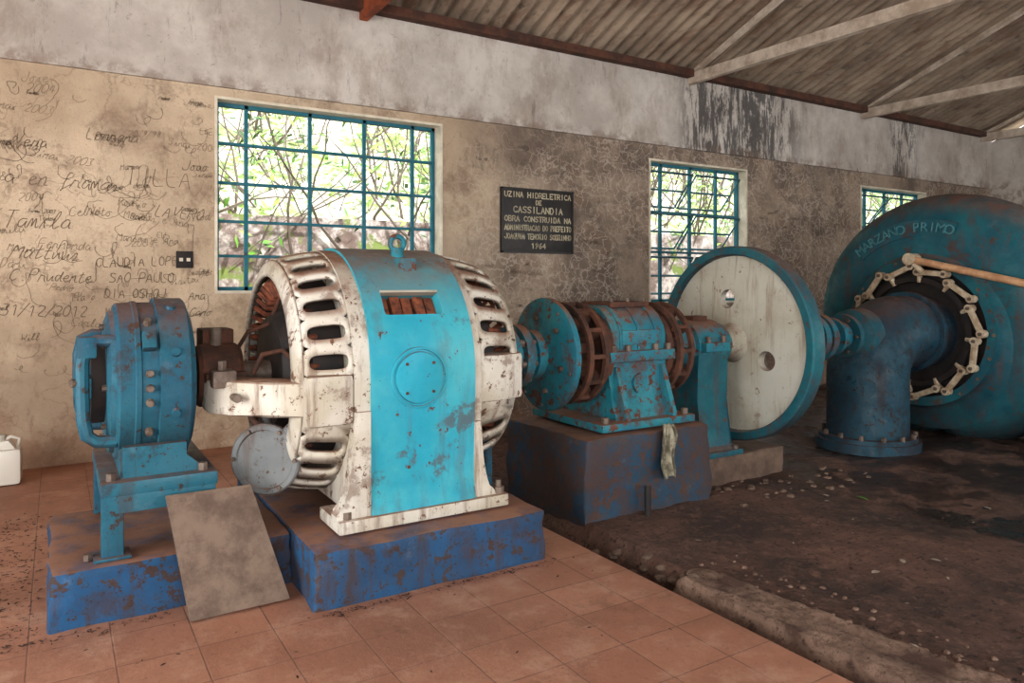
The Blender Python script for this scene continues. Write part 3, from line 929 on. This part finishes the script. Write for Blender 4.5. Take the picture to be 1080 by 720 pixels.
# ------------------------------------------------------------------ BOARD
M_board = rusty('board_wood', c(122, 104, 90), c(88, 72, 62), 6)
b = B('wooden_board', [M_board])
vv = [(.50, 3.555, .0), (.935, 3.565, .0), (.80, 3.765, .51), (.425, 3.755, .515)]
nrm = Vector((0, -1, .42)).normalized()*.03
fv = [b.bm.verts.new(Vector(p)+nrm) for p in vv]; bv = [b.bm.verts.new(Vector(p)) for p in vv]
b.face(fv); b.face(list(reversed(bv)))
for i in range(4): b.face([fv[i], fv[(i+1) % 4], bv[(i+1) % 4], bv[i]])
bmesh.ops.translate(b.bm, verts=b.bm.verts, vec=(0, -.045, .002))
b.done()

# ------------------------------------------------------------------ JUG
t = NT('jug_plastic'); t.col(c(214, 208, 196)); t.rough(.35); M_jug = t.mat
b = B('plastic_jug', [M_jug, plain('jug_cap', c(190, 184, 170))])
b.box(-.46, -.22, 6.55, 6.75, 0.001, .27, 0, .04)
b.prism([(-.44, .24), (-.24, .24), (-.30, .33), (-.39, .33)], 'y', 6.58, 6.72, 0, .012)
b.cyl((-.345, 6.65, .325), (-.345, 6.65, .37), .028, m=1)
b.tube([(-.25, 6.65, .26), (-.235, 6.65, .33), (-.29, 6.65, .35), (-.33, 6.65, .33)], .012, 8)
b.done()

# ------------------------------------------------------------------ stroke font, plaque, graffiti
F = {'A': [[(0,0),(2,6),(4,0)],[(.8,2.2),(3.2,2.2)]], 'B': [[(0,0),(0,6),(3,6),(3.6,4.6),(2.6,3.2),(0,3.2)],[(2.6,3.2),(4,1.6),(3,0),(0,0)]],
'C': [[(4,5),(2.5,6),(.6,5),(0,3),(.6,1),(2.5,0),(4,1)]], 'D': [[(0,0),(0,6),(2.5,6),(4,3),(2.5,0),(0,0)]], 'E': [[(4,6),(0,6),(0,0),(4,0)],[(0,3),(3,3)]],
'F': [[(4,6),(0,6),(0,0)],[(0,3),(3,3)]], 'G': [[(4,5),(2.5,6),(.6,5),(0,3),(.6,1),(2.5,0),(4,1),(4,2.6),(2.4,2.6)]], 'H': [[(0,0),(0,6)],[(4,0),(4,6)],[(0,3),(4,3)]],
'I': [[(2,0),(2,6)]], 'J': [[(4,6),(4,1.2),(2.4,0),(.6,.6),(0,1.6)]], 'L': [[(0,6),(0,0),(3.6,0)]], 'M': [[(0,0),(.3,6),(2,2.4),(3.7,6),(4,0)]], 'N': [[(0,0),(0,6),(4,0),(4,6)]],
'O': [[(2,6),(.4,4.8),(0,3),(.5,1),(2,0),(3.6,1),(4,3),(3.6,5),(2,6)]], 'P': [[(0,0),(0,6),(3,6),(4,4.6),(3,3),(0,3)]], 'Q': [[(2,6),(.4,4.8),(0,3),(.5,1),(2,0),(3.6,1),(4,3),(3.6,5),(2,6)],[(2.6,1.4),(4,-.4)]],
'R': [[(0,0),(0,6),(3,6),(4,4.6),(3,3),(0,3)],[(2,3),(4,0)]], 'S': [[(4,5.2),(2.4,6),(.4,5.2),(.4,3.8),(3.4,2.4),(3.8,1),(2,0),(0,.8)]], 'T': [[(0,6),(4,6)],[(2,6),(2,0)]],
'U': [[(0,6),(0,1.4),(1.4,0),(2.8,.2),(4,1.6),(4,6)]], 'V': [[(0,6),(2,0),(4,6)]], 'Z': [[(0,6),(4,6),(0,0),(4,0)]], 'K': [[(0,0),(0,6)],[(4,6),(0,2.6),(4,0)]], 'Y': [[(0,6),(2,3),(4,6)],[(2,3),(2,0)]],
'W': [[(0,6),(1,0),(2,4),(3,0),(4,6)]], 'X': [[(0,0),(4,6)],[(0,6),(4,0)]], '/': [[(0,-.5),(4,6.5)]], '.': [[(1.8,0),(2.2,.4)]], '-': [[(.6,3),(3.4,3)]],
'0': [[(2,6),(.4,4.8),(0,3),(.5,1),(2,0),(3.6,1),(4,3),(3.6,5),(2,6)]], '1': [[(.8,4.6),(2.2,6),(2.2,0)]], '2': [[(0,5),(2,6),(3.8,4.8),(3,3),(0,0),(4,0)]], '3': [[(0,6),(3.8,6),(1.8,3.6),(4,2),(2.6,0),(0,.6)]],
'4': [[(3,0),(3,6),(0,2),(4,2)]], '6': [[(3.4,6),(1,4),(0,1.8),(1.6,0),(3.6,1),(3.2,3),(.6,2.6)]], '9': [[(.8,0),(3.4,3),(3.8,5),(2.2,6),(.4,4.8),(1.2,3.2),(3.4,3.4)]], '8': [[(2,3.2),(.4,4.6),(2,6),(3.6,4.6),(2,3.2),(.1,1.5),(2,0),(3.9,1.5),(2,3.2)]],
'a': [[(3,3),(1.4,3.6),(.2,2),(.8,.2),(2.4,.6),(3.2,3),(3.2,.8),(4.2,.2)]], 'e': [[(.4,1.8),(3,2.2),(2.4,3.6),(.8,3),(.4,1),(1.8,0),(4,1)]], 'i': [[(1,0),(1.6,3),(1.8,.6),(3,.2)],[(1.8,4.6),(2,4.8)]],
'l': [[(0,.6),(2,3),(2.4,6),(1.2,6),(1,2),(1.8,0),(3.6,1)]], 'm': [[(0,0),(.4,3.4),(1.2,3.4),(1.6,0),(1.8,2.8),(2.6,3.4),(3,0),(4.2,.4)]], 'n': [[(0,0),(.4,3.4),(.6,1.8),(2.2,3.6),(2.8,2.6),(2.8,.4),(4.2,.4)]],
'o': [[(2,3.4),(.4,2.4),(.6,.4),(2.2,0),(3.2,1.8),(2,3.4),(4,3)]], 'r': [[(0,0),(.6,3.4),(1.2,2.6),(3,3.2),(2.6,.6),(4,.2)]], 's': [[(0,.4),(2.4,3.6),(2.8,1.2),(1.4,0),(4,.6)]], 't': [[(1.4,5.4),(1.2,.6),(2.2,0),(3.8,.8)],[(.2,3.6),(3,3.8)]],
'f': [[(2.8,5.6),(1.6,6),(1.4,3),(1.2,-1.6),(.4,-1),(3.8,1)],[(.2,3.2),(3,3.4)]],
'u': [[(0,3.2),(.4,.6),(1.6,0),(2.8,3.2),(2.8,.6),(4.2,.4)]], 'v': [[(0,3.2),(1.4,0),(3,3.4),(4.2,3)]], 'd': [[(2.6,3),(1,3.2),(.2,1.4),(1.2,0),(2.8,1.4),(3.4,6),(3,1),(4.2,.2)]], 'c': [[(3,3),(1.2,3.4),(.4,1.4),(1.6,0),(4,.6)]]}
def ribbon(bm, pts, w, Y, mi=0):
    for i in range(len(pts)-1):
        a = Vector((pts[i][0], 0, pts[i][1])); d = Vector((pts[i+1][0], 0, pts[i+1][1]))
        v = (d-a)
        if v.length < 1e-5: continue
        v.normalize(); n = Vector((-v.z, 0, v.x))*w/2; e = v*w*.35
        q = [a-n-e, d-n+e, d+n+e, a+n-e]
        f = bm.faces.new([bm.verts.new((p.x, Y, p.z)) for p in q]); f.material_index = mi
def smooth(pts):
    for _ in range(2):
        o = [pts[0]]
        for i in range(len(pts)-1):
            p, q = pts[i], pts[i+1]
            o += [(p[0]*.75+q[0]*.25, p[1]*.75+q[1]*.25), (p[0]*.25+q[0]*.75, p[1]*.25+q[1]*.75)]
        o.append(pts[-1]); pts = o
    return pts
def write(bm, txt, X, Z, h, w, Y, slant=0.0, jit=0.0, rot=0.0, sp=1.35, mi=0, squeeze=1.0):
    s = h/6; cx = 0
    for ch in txt:
        if ch in F:
            for st in F[ch]:
                pts = []
                for (px, pz) in st:
                    px += random.uniform(-jit, jit); pz += random.uniform(-jit, jit)
                    lx = (cx+px*squeeze+pz*slant)*s; lz = pz*s
                    pts.append((X+lx*math.cos(rot)-lz*math.sin(rot), Z+lx*math.sin(rot)+lz*math.cos(rot)))
                if jit: pts = smooth(pts)
                ribbon(bm, pts, w, Y, mi)
        cx += (4*squeeze)*(sp if not ch.islower() else 1.02)
def textw(txt, h, sp=1.35, squeeze=1.0): return len(txt)*4*squeeze*sp*h/6

M_plq = rusty('plaque_black', c(30, 28, 28), c(48, 43, 39), 9, .5)
M_plt = plain('plaque_lettering', c(206, 194, 166), .7)
b = B('plaque_slab', [M_plq])
PX0, PX1, PZ0, PZ1 = 4.24, 5.24, 1.84, 2.58
b.box(PX0, PX1, WY-.03, WY, PZ0, PZ1, 0, .005)
for q in ((PX0, PX1, PZ1-.02, PZ1), (PX0, PX1, PZ0, PZ0+.02), (PX0, PX0+.02, PZ0, PZ1), (PX1-.02, PX1, PZ0, PZ1)):
    b.box(q[0], q[1], WY-.042, WY-.028, q[2], q[3])
p1 = b.done()
bm = bmesh.new()
lines = [('UZINA HIDRELETRICA', 2.475, .058), ('DE', 2.40, .046), ('CASSILANDIA', 2.30, .07), ('OBRA CONSTRUIDA NA', 2.20, .058), ('ADMINISTRACAO DO PREFEITO', 2.10, .058), ('JOAQUIM TENORIO SOBRINHO', 2.00, .058), ('1964', 1.895, .058)]
for txt, zz, h in lines:
    sq = min(1.0, .93/textw(txt, h)); ww = textw(txt, h, squeeze=sq)
    write(bm, txt, (PX0+PX1)/2-ww/2+.01, zz, h, .0125, WY-.0335, squeeze=sq)
me = bpy.data.meshes.new('plaque_text'); bm.to_mesh(me); bm.free(); me.materials.append(M_plt)
p2 = bpy.data.objects.new('plaque_text', me); COL.objects.link(p2)
group('memorial_plaque', (4.74, WY-.02, 2.2), [p1, p2])

M_g1 = plain('pencil_dark', c(134, 114, 95), .9); M_g2 = plain('scratch_light', c(190, 177, 160), .9); M_g3 = plain('pencil_faint', c(152, 130, 108), .9)
bm = bmesh.new(); GYW = WY-.003
W_ = [('La en framas', -.45, 2.30, .13, .3), ('TILLA', .50, 2.34, .16, .1), ('LAVERO', .72, 2.08, .10, .4), ('Tamila', -.38, 1.94, .14, .4), ('CLAUDIA LOPES', .28, 1.63, .08, .1), ('SAO PAULO', .38, 1.50, .085, .1),
      ('DIA OSHOJ', .34, 1.37, .08, .1), ('Mattuus', -.32, 1.70, .12, .4), ('C.Prudente', -.33, 1.52, .10, .3), ('31/12/2012', -.38, 1.24, .09, .2), ('Vera', -.3, 2.6, .10, .3), ('Lorrana', .2, 2.7, .10, .4), ('Joao', .95, 2.5, .09, .2),
      ('Diclo', .3, 1.05, .12, .3), ('Ana', 1.0, 1.35, .08, .2), ('Caro', 1.0, 1.2, .08, .4)]
for (tx, X, Z, h, sl) in W_:
    write(bm, tx, X, Z, h, .0052, GYW, sl, .35, random.uniform(-.06, .06), 1.25, 0, .8)
names = ['Lucas', 'Maria', 'Jose', 'Carla', 'Rodrio', 'Vila', 'Pedro', 'Leo 98', 'Tia o', 'Camila', 'AMOR', 'Rael', 'JR', 'Dani', 'EU', '2004', 'Celia', 'Neto', 'Will', 'Fernanda', 'Tadeu', '20/9/98', 'Sinai 2003', 'Marcos e Ana', 'visitou', 'deus']
for i in range(210):
    X = random.uniform(-1.8, 1.1) if i < 125 else random.uniform(3.7, 6.3)
    if i > 180: X = random.uniform(8.5, 10.6)
    Z = random.uniform(.75, 3.15); h = random.uniform(.03, .085)
    if PX0-.6 < X < PX1 and PZ0-.1 < Z < PZ1+.05: continue
    m = random.choice((0, 2, 2)) if X < 2 else random.choice((0, 1, 1))
    write(bm, random.choice(names), X, Z, h, .0036, GYW, random.uniform(0, .5), .45, random.uniform(-.15, .15), 1.25, m, .8)
for i in range(280):
    X = random.choice((random.uniform(-1, 1.1), random.uniform(3.7, 6.2), random.uniform(8.5, 10.8))); Z = random.uniform(.6, 3.1)
    if PX0-.3 < X < PX1+.1 and PZ0-.2 < Z < PZ1+.2: continue
    pts = []; a = random.uniform(0, 6); q = (X, Z); sc_ = random.uniform(.4, 1.3)
    for k in range(random.randint(8, 30)):
        a += random.uniform(-.3, 1.0); q = (q[0]+(.022*math.cos(a)+.008)*sc_, q[1]+.025*math.sin(a)*sc_); pts.append(q)
    ribbon(bm, smooth(pts), .0035, GYW, random.choice((0, 2, 2)) if X < 2 else 1)
bad = [f for f in bm.faces if any(w[0]-.02 < f.calc_center_median().x < w[1]+.02 and w[2]-.02 < f.calc_center_median().z < w[3]+.02 for w in WINS)]
bmesh.ops.delete(bm, geom=bad, context='FACES')
me = bpy.data.meshes.new('wall_graffiti'); bm.to_mesh(me); bm.free()
for m in (M_g1, M_g2, M_g3): me.materials.append(m)
o = bpy.data.objects.new('wall_graffiti', me); COL.objects.link(o)

b = B('wall_socket', [M_trim, M_dark])
b.box(.90, 1.04, WY-.012, WY, 1.63, 1.78, 1, .004)
for q in (.925, .985): b.box(q, q+.03, WY-.02, WY-.01, 1.69, 1.72, 0)
b.done()

# ------------------------------------------------------------------ debris
M_leafd = plain('litter_brown', c(72, 50, 40), .9); M_leafo = plain('leaf_ochre', c(200, 158, 96), .7); M_leafg = plain('leaf_green', c(90, 150, 50), .6); M_chip = plain('chip_pale', c(170, 156, 140), .8)
bm = bmesh.new()
def flake(x, y, z, s, mi, el=1.6):
    a = random.uniform(0, 2*pi); tl = random.uniform(-.25, .25)
    M = Matrix.Translation((x, y, z+.004+s*.12)) @ Matrix.Rotation(a, 4, 'Z') @ Matrix.Rotation(tl, 4, 'X')
    pts = [(-s*el, 0, 0), (-s*.4, -s*.55, .1*s), (s*.5, -s*.4, .12*s), (s*el, 0, 0), (s*.4, s*.5, .1*s), (-s*.5, s*.45, .15*s)]
    f = bm.faces.new([bm.verts.new(M @ Vector(p)) for p in pts]); f.material_index = mi
for i in range(1500):
    r = random.random()
    if r < .66: x = random.gauss(-.28, .17); y = random.uniform(3.7, 5.6)
    elif r < .78: x = random.uniform(-.2, 1.0); y = 3.67-abs(random.gauss(0, .04))
    elif r < .87: x = random.uniform(.95, 2.3); y = 3.27-abs(random.gauss(0, .03))
    else: x = random.uniform(-1.2, 2.4); y = random.uniform(2.2, 6.5)
    if (x > -.06 and x < 1.02 and 3.66 < y < 4.7) or (x > .97 and x < 2.3 and 3.27 < y < 5.08): continue
    if .45 < x < 1.0 and 3.45 < y < 3.7: continue
    flake(x, y, 0, random.uniform(.003, .010), 0)
flake(.83, 2.63, 0, .045, 1, 1.1)
me = bpy.data.meshes.new('leaf_litter'); bm.to_mesh(me); bm.free()
for m in (M_leafd, M_leafo, M_leafg, M_chip): me.materials.append(m)
o = bpy.data.objects.new('leaf_litter', me); COL.objects.link(o)
bm = bmesh.new()
for i in range(900):
    x = random.uniform(2.95, 6.0); y = random.uniform(1.0, 6.5)
    if 2.75 < x < 5.1 and 3.6 < y < 4.7: continue
    flake(x, y, hdirt(x, y), random.uniform(.005, .016), random.choice((0,)*12+(3,)))
flake(4.9, 3.15, hdirt(4.9, 3.15), .05, 2, 1.2)
for x, y in ((3.7, 2.3), (3.95, 2.3), (4.1, 2.2), (5.5, 2.6), (4.7, 3.3)): flake(x, y, hdirt(x, y), .03, 3, 1)
def stone(x, y, z, s, m):
    r = bmesh.ops.create_icosphere(bm, subdivisions=2, radius=s)
    for v in r['verts']:
        k = 1+.35*noise.noise(v.co/s*1.3+Vector((x*7, y*5, 0)))
        v.co = Vector((v.co.x*1.2*k+x, v.co.y*k+y, v.co.z*.7*k+z))
        for f in v.link_faces: f.material_index = m
for i in range(90):
    y = random.uniform(.8, 2.9); x = random.uniform(2.98, 3.3)
    stone(x, y, hdirt(x, y), random.uniform(.005, .016), 4)
for i in range(60):
    x = random.uniform(2.6, 2.85); y = random.uniform(2.7, 3.6); stone(x, y, hdirt(x, y), random.uniform(.01, .035), 5)
for i in range(40):
    x = random.uniform(4.0, 5.6); y = random.uniform(3.4, 3.9); stone(x, y, hdirt(x, y), random.uniform(.008, .03), 5)
me = bpy.data.meshes.new('dirt_debris'); bm.to_mesh(me); bm.free()
for m in (M_leafd, M_leafo, M_leafg, M_chip, M_dry, M_conc): me.materials.append(m)
o = bpy.data.objects.new('dirt_debris', me); COL.objects.link(o)

# ------------------------------------------------------------------ OUTSIDE
t = NT('hill_side')
n1 = t.noise(1.4, 8, .75); n2 = t.noise(6, 6, .7)
base = t.mix(t.ramp(n1, .4, .6), c(132, 156, 84), c(196, 190, 176))
base = t.mix(t.ramp(n2, .5, .62), base, c(226, 224, 214))
base = t.mix(t.ramp(t.noise(11, 6, .7), .55, .66), base, c(78, 98, 48))
t.col(base); t.rough(.9); M_hill = t.mat
t = NT('stone_wall')
v = t.n('ShaderNodeTexVoronoi', feature='DISTANCE_TO_EDGE'); v.inputs['Scale'].default_value = 2.2
vn = t.n('ShaderNodeTexNoise'); vn.inputs['Scale'].default_value = 2; t.link(t.obj, vn.inputs['Vector'])
vm = t.n('ShaderNodeVectorMath', operation='MULTIPLY_ADD'); t.link(vn.outputs['Color'], vm.inputs[0]); vm.inputs[1].default_value = (.8, .8, .8); t.link(t.obj, vm.inputs[2])
t.link(vm.outputs[0], v.inputs['Vector'])
base = t.mix(t.ramp(t.noise(3, 9, .8), .42, .58), c(132, 114, 108), c(206, 198, 194))
base = t.mix(t.math('MULTIPLY', t.ramp(v.outputs['Distance'], .02, .09, 1, 0), .5), base, c(106, 88, 80))
base = t.mix(t.ramp(t.noise(2.2, 7, .7), .54, .6), base, c(126, 142, 80))
t.col(base); t.rough(.9); t.bump(v.outputs['Distance'], .6, .05); M_stone = t.mat
hs = gridmesh('hillside', -6, 34, 9.7, 20, 100, 40, lambda x, y: 2.1+(y-9.7)*.85+.3*noise.noise(Vector((x*.7, y*.7, 0))), [M_hill])
b = B('garden_retaining_wall', [M_stone]); b.box(-6, 34, 9.5, 9.8, -.3, 2.35); b.done()
b = B('garden_ground', [M_hill]); b.box(-6, 34, WY+.22, 9.5, -.4, -.2); b.done()

t = NT('leaf_mix')
oi = t.noise(1.7, 3)
base = t.mix(t.ramp(oi, .4, .6), c(92, 142, 50), c(164, 188, 92))
t.col(base); t.rough(.5)
M_lf = t.mat
M_lf2 = plain('leaf_dark', c(58, 92, 38), .6)
M_twig = plain('twig_bark', c(124, 112, 102), .9)
vs = []; fs = []; mi = []
for i in range(15000):
    x = random.uniform(-2, 26); y = random.uniform(9.3, 13.2)
    if noise.noise(Vector((x*.9, y*.9, 1))) < .0 and random.random() < .8: continue
    zg = 2.1+(y-9.7)*.85
    z = zg+abs(random.gauss(0, .7))
    s = random.uniform(.025, .075)
    d = Vector((random.gauss(0, 1), random.gauss(0, 1), random.gauss(0, .7))).normalized(); u = d.orthogonal().normalized()
    p = Vector((x, y, z)); k = len(vs)
    vs += [p-d*s*1.5, p+u*s*.6, p+d*s*1.5, p-u*s*.6]; fs.append((k, k+1, k+2, k+3)); mi.append(0 if random.random() < .7 else 1)
me = bpy.data.meshes.new('foliage'); me.from_pydata([tuple(v) for v in vs], [], fs)
me.materials.append(M_lf); me.materials.append(M_lf2)
for p, m in zip(me.polygons, mi): p.material_index = m
fo = bpy.data.objects.new('foliage', me); COL.objects.link(fo)
b = B('branches', [M_twig])
for i in range(650):
    x = random.uniform(-1, 24); y = random.uniform(9.2, 12.5); z = 1.7+max(0, y-9.7)*.85
    p = Vector((x, y, z)); d = Vector((random.gauss(0, .45), random.gauss(-.1, .2), 1)).normalized(); pts = [p.copy()]
    for k in range(6):
        d = (d+Vector((random.gauss(0, .28), random.gauss(0, .2), random.gauss(0, .1)))).normalized(); p = p+d*.38; pts.append(p.copy())
    r0 = random.uniform(.005, .026)
    b.tube(pts, [r0*(1-.12*k) for k in range(7)], 5)
br_ = b.done()
group('garden_hillside', (8, 11, 2.2), [fo, br_, hs])

# ------------------------------------------------------------------ LIGHT
w = bpy.data.worlds.new('World'); SC.world = w; w.use_nodes = True
bg = w.node_tree.nodes['Background']; bg.inputs[0].default_value = (.93, .97, 1.0, 1); bg.inputs[1].default_value = 4.0
def area(name, loc, target, sx, sy, e, col):
    l = bpy.data.lights.new(name, 'AREA'); l.shape = 'RECTANGLE'; l.size = sx; l.size_y = sy; l.energy = e; l.color = col
    o = bpy.data.objects.new(name, l); o.location = loc
    o.rotation_euler = (Vector(target)-Vector(loc)).to_track_quat('-Z', 'Y').to_euler(); COL.objects.link(o)
area('doorway_daylight', (-3.9, 1.3, 1.8), (2.0, 3.2, 1.3), 4.0, 2.4, 215, (1, .98, .95))
area('front_window_daylight', (-.5, -3.4, 2.1), (1.5, 4, 1.5), 4.0, 2.1, 195, (1, .99, .98))
area('front_window_daylight.001', (5, -3.4, 2.1), (5.5, 4, 1.9), 4.0, 2.1, 110, (1, .99, .98))
area('front_window_daylight.002', (11, -3.4, 2.1), (11.5, 4, 2.6), 4.0, 2.1, 135, (1, .99, .98))
s = bpy.data.lights.new('sun', 'SUN'); s.energy = 6; s.angle = .02; s.color = (1, .98, .94)
so = bpy.data.objects.new('sun', s); so.rotation_euler = (math.radians(30), math.radians(22), 0); COL.objects.link(so)
so.location = (0, 0, 20)

# ------------------------------------------------------------------ CAMERA
cam = bpy.data.cameras.new('camera'); cam.sensor_width = 36; cam.sensor_fit = 'HORIZONTAL'
cam.lens = 775/1080*36; cam.shift_y = -62/1080; cam.clip_start = .05
co = bpy.data.objects.new('camera', cam); co.location = (0, 0, 1.5)
co.rotation_euler = (pi/2, 0, -math.atan2(.527, .85)); COL.objects.link(co)
SC.camera = co
SC.view_settings.view_transform = 'Standard'
SC.view_settings.exposure = 0.10
SC.view_settings.gamma = 0.92
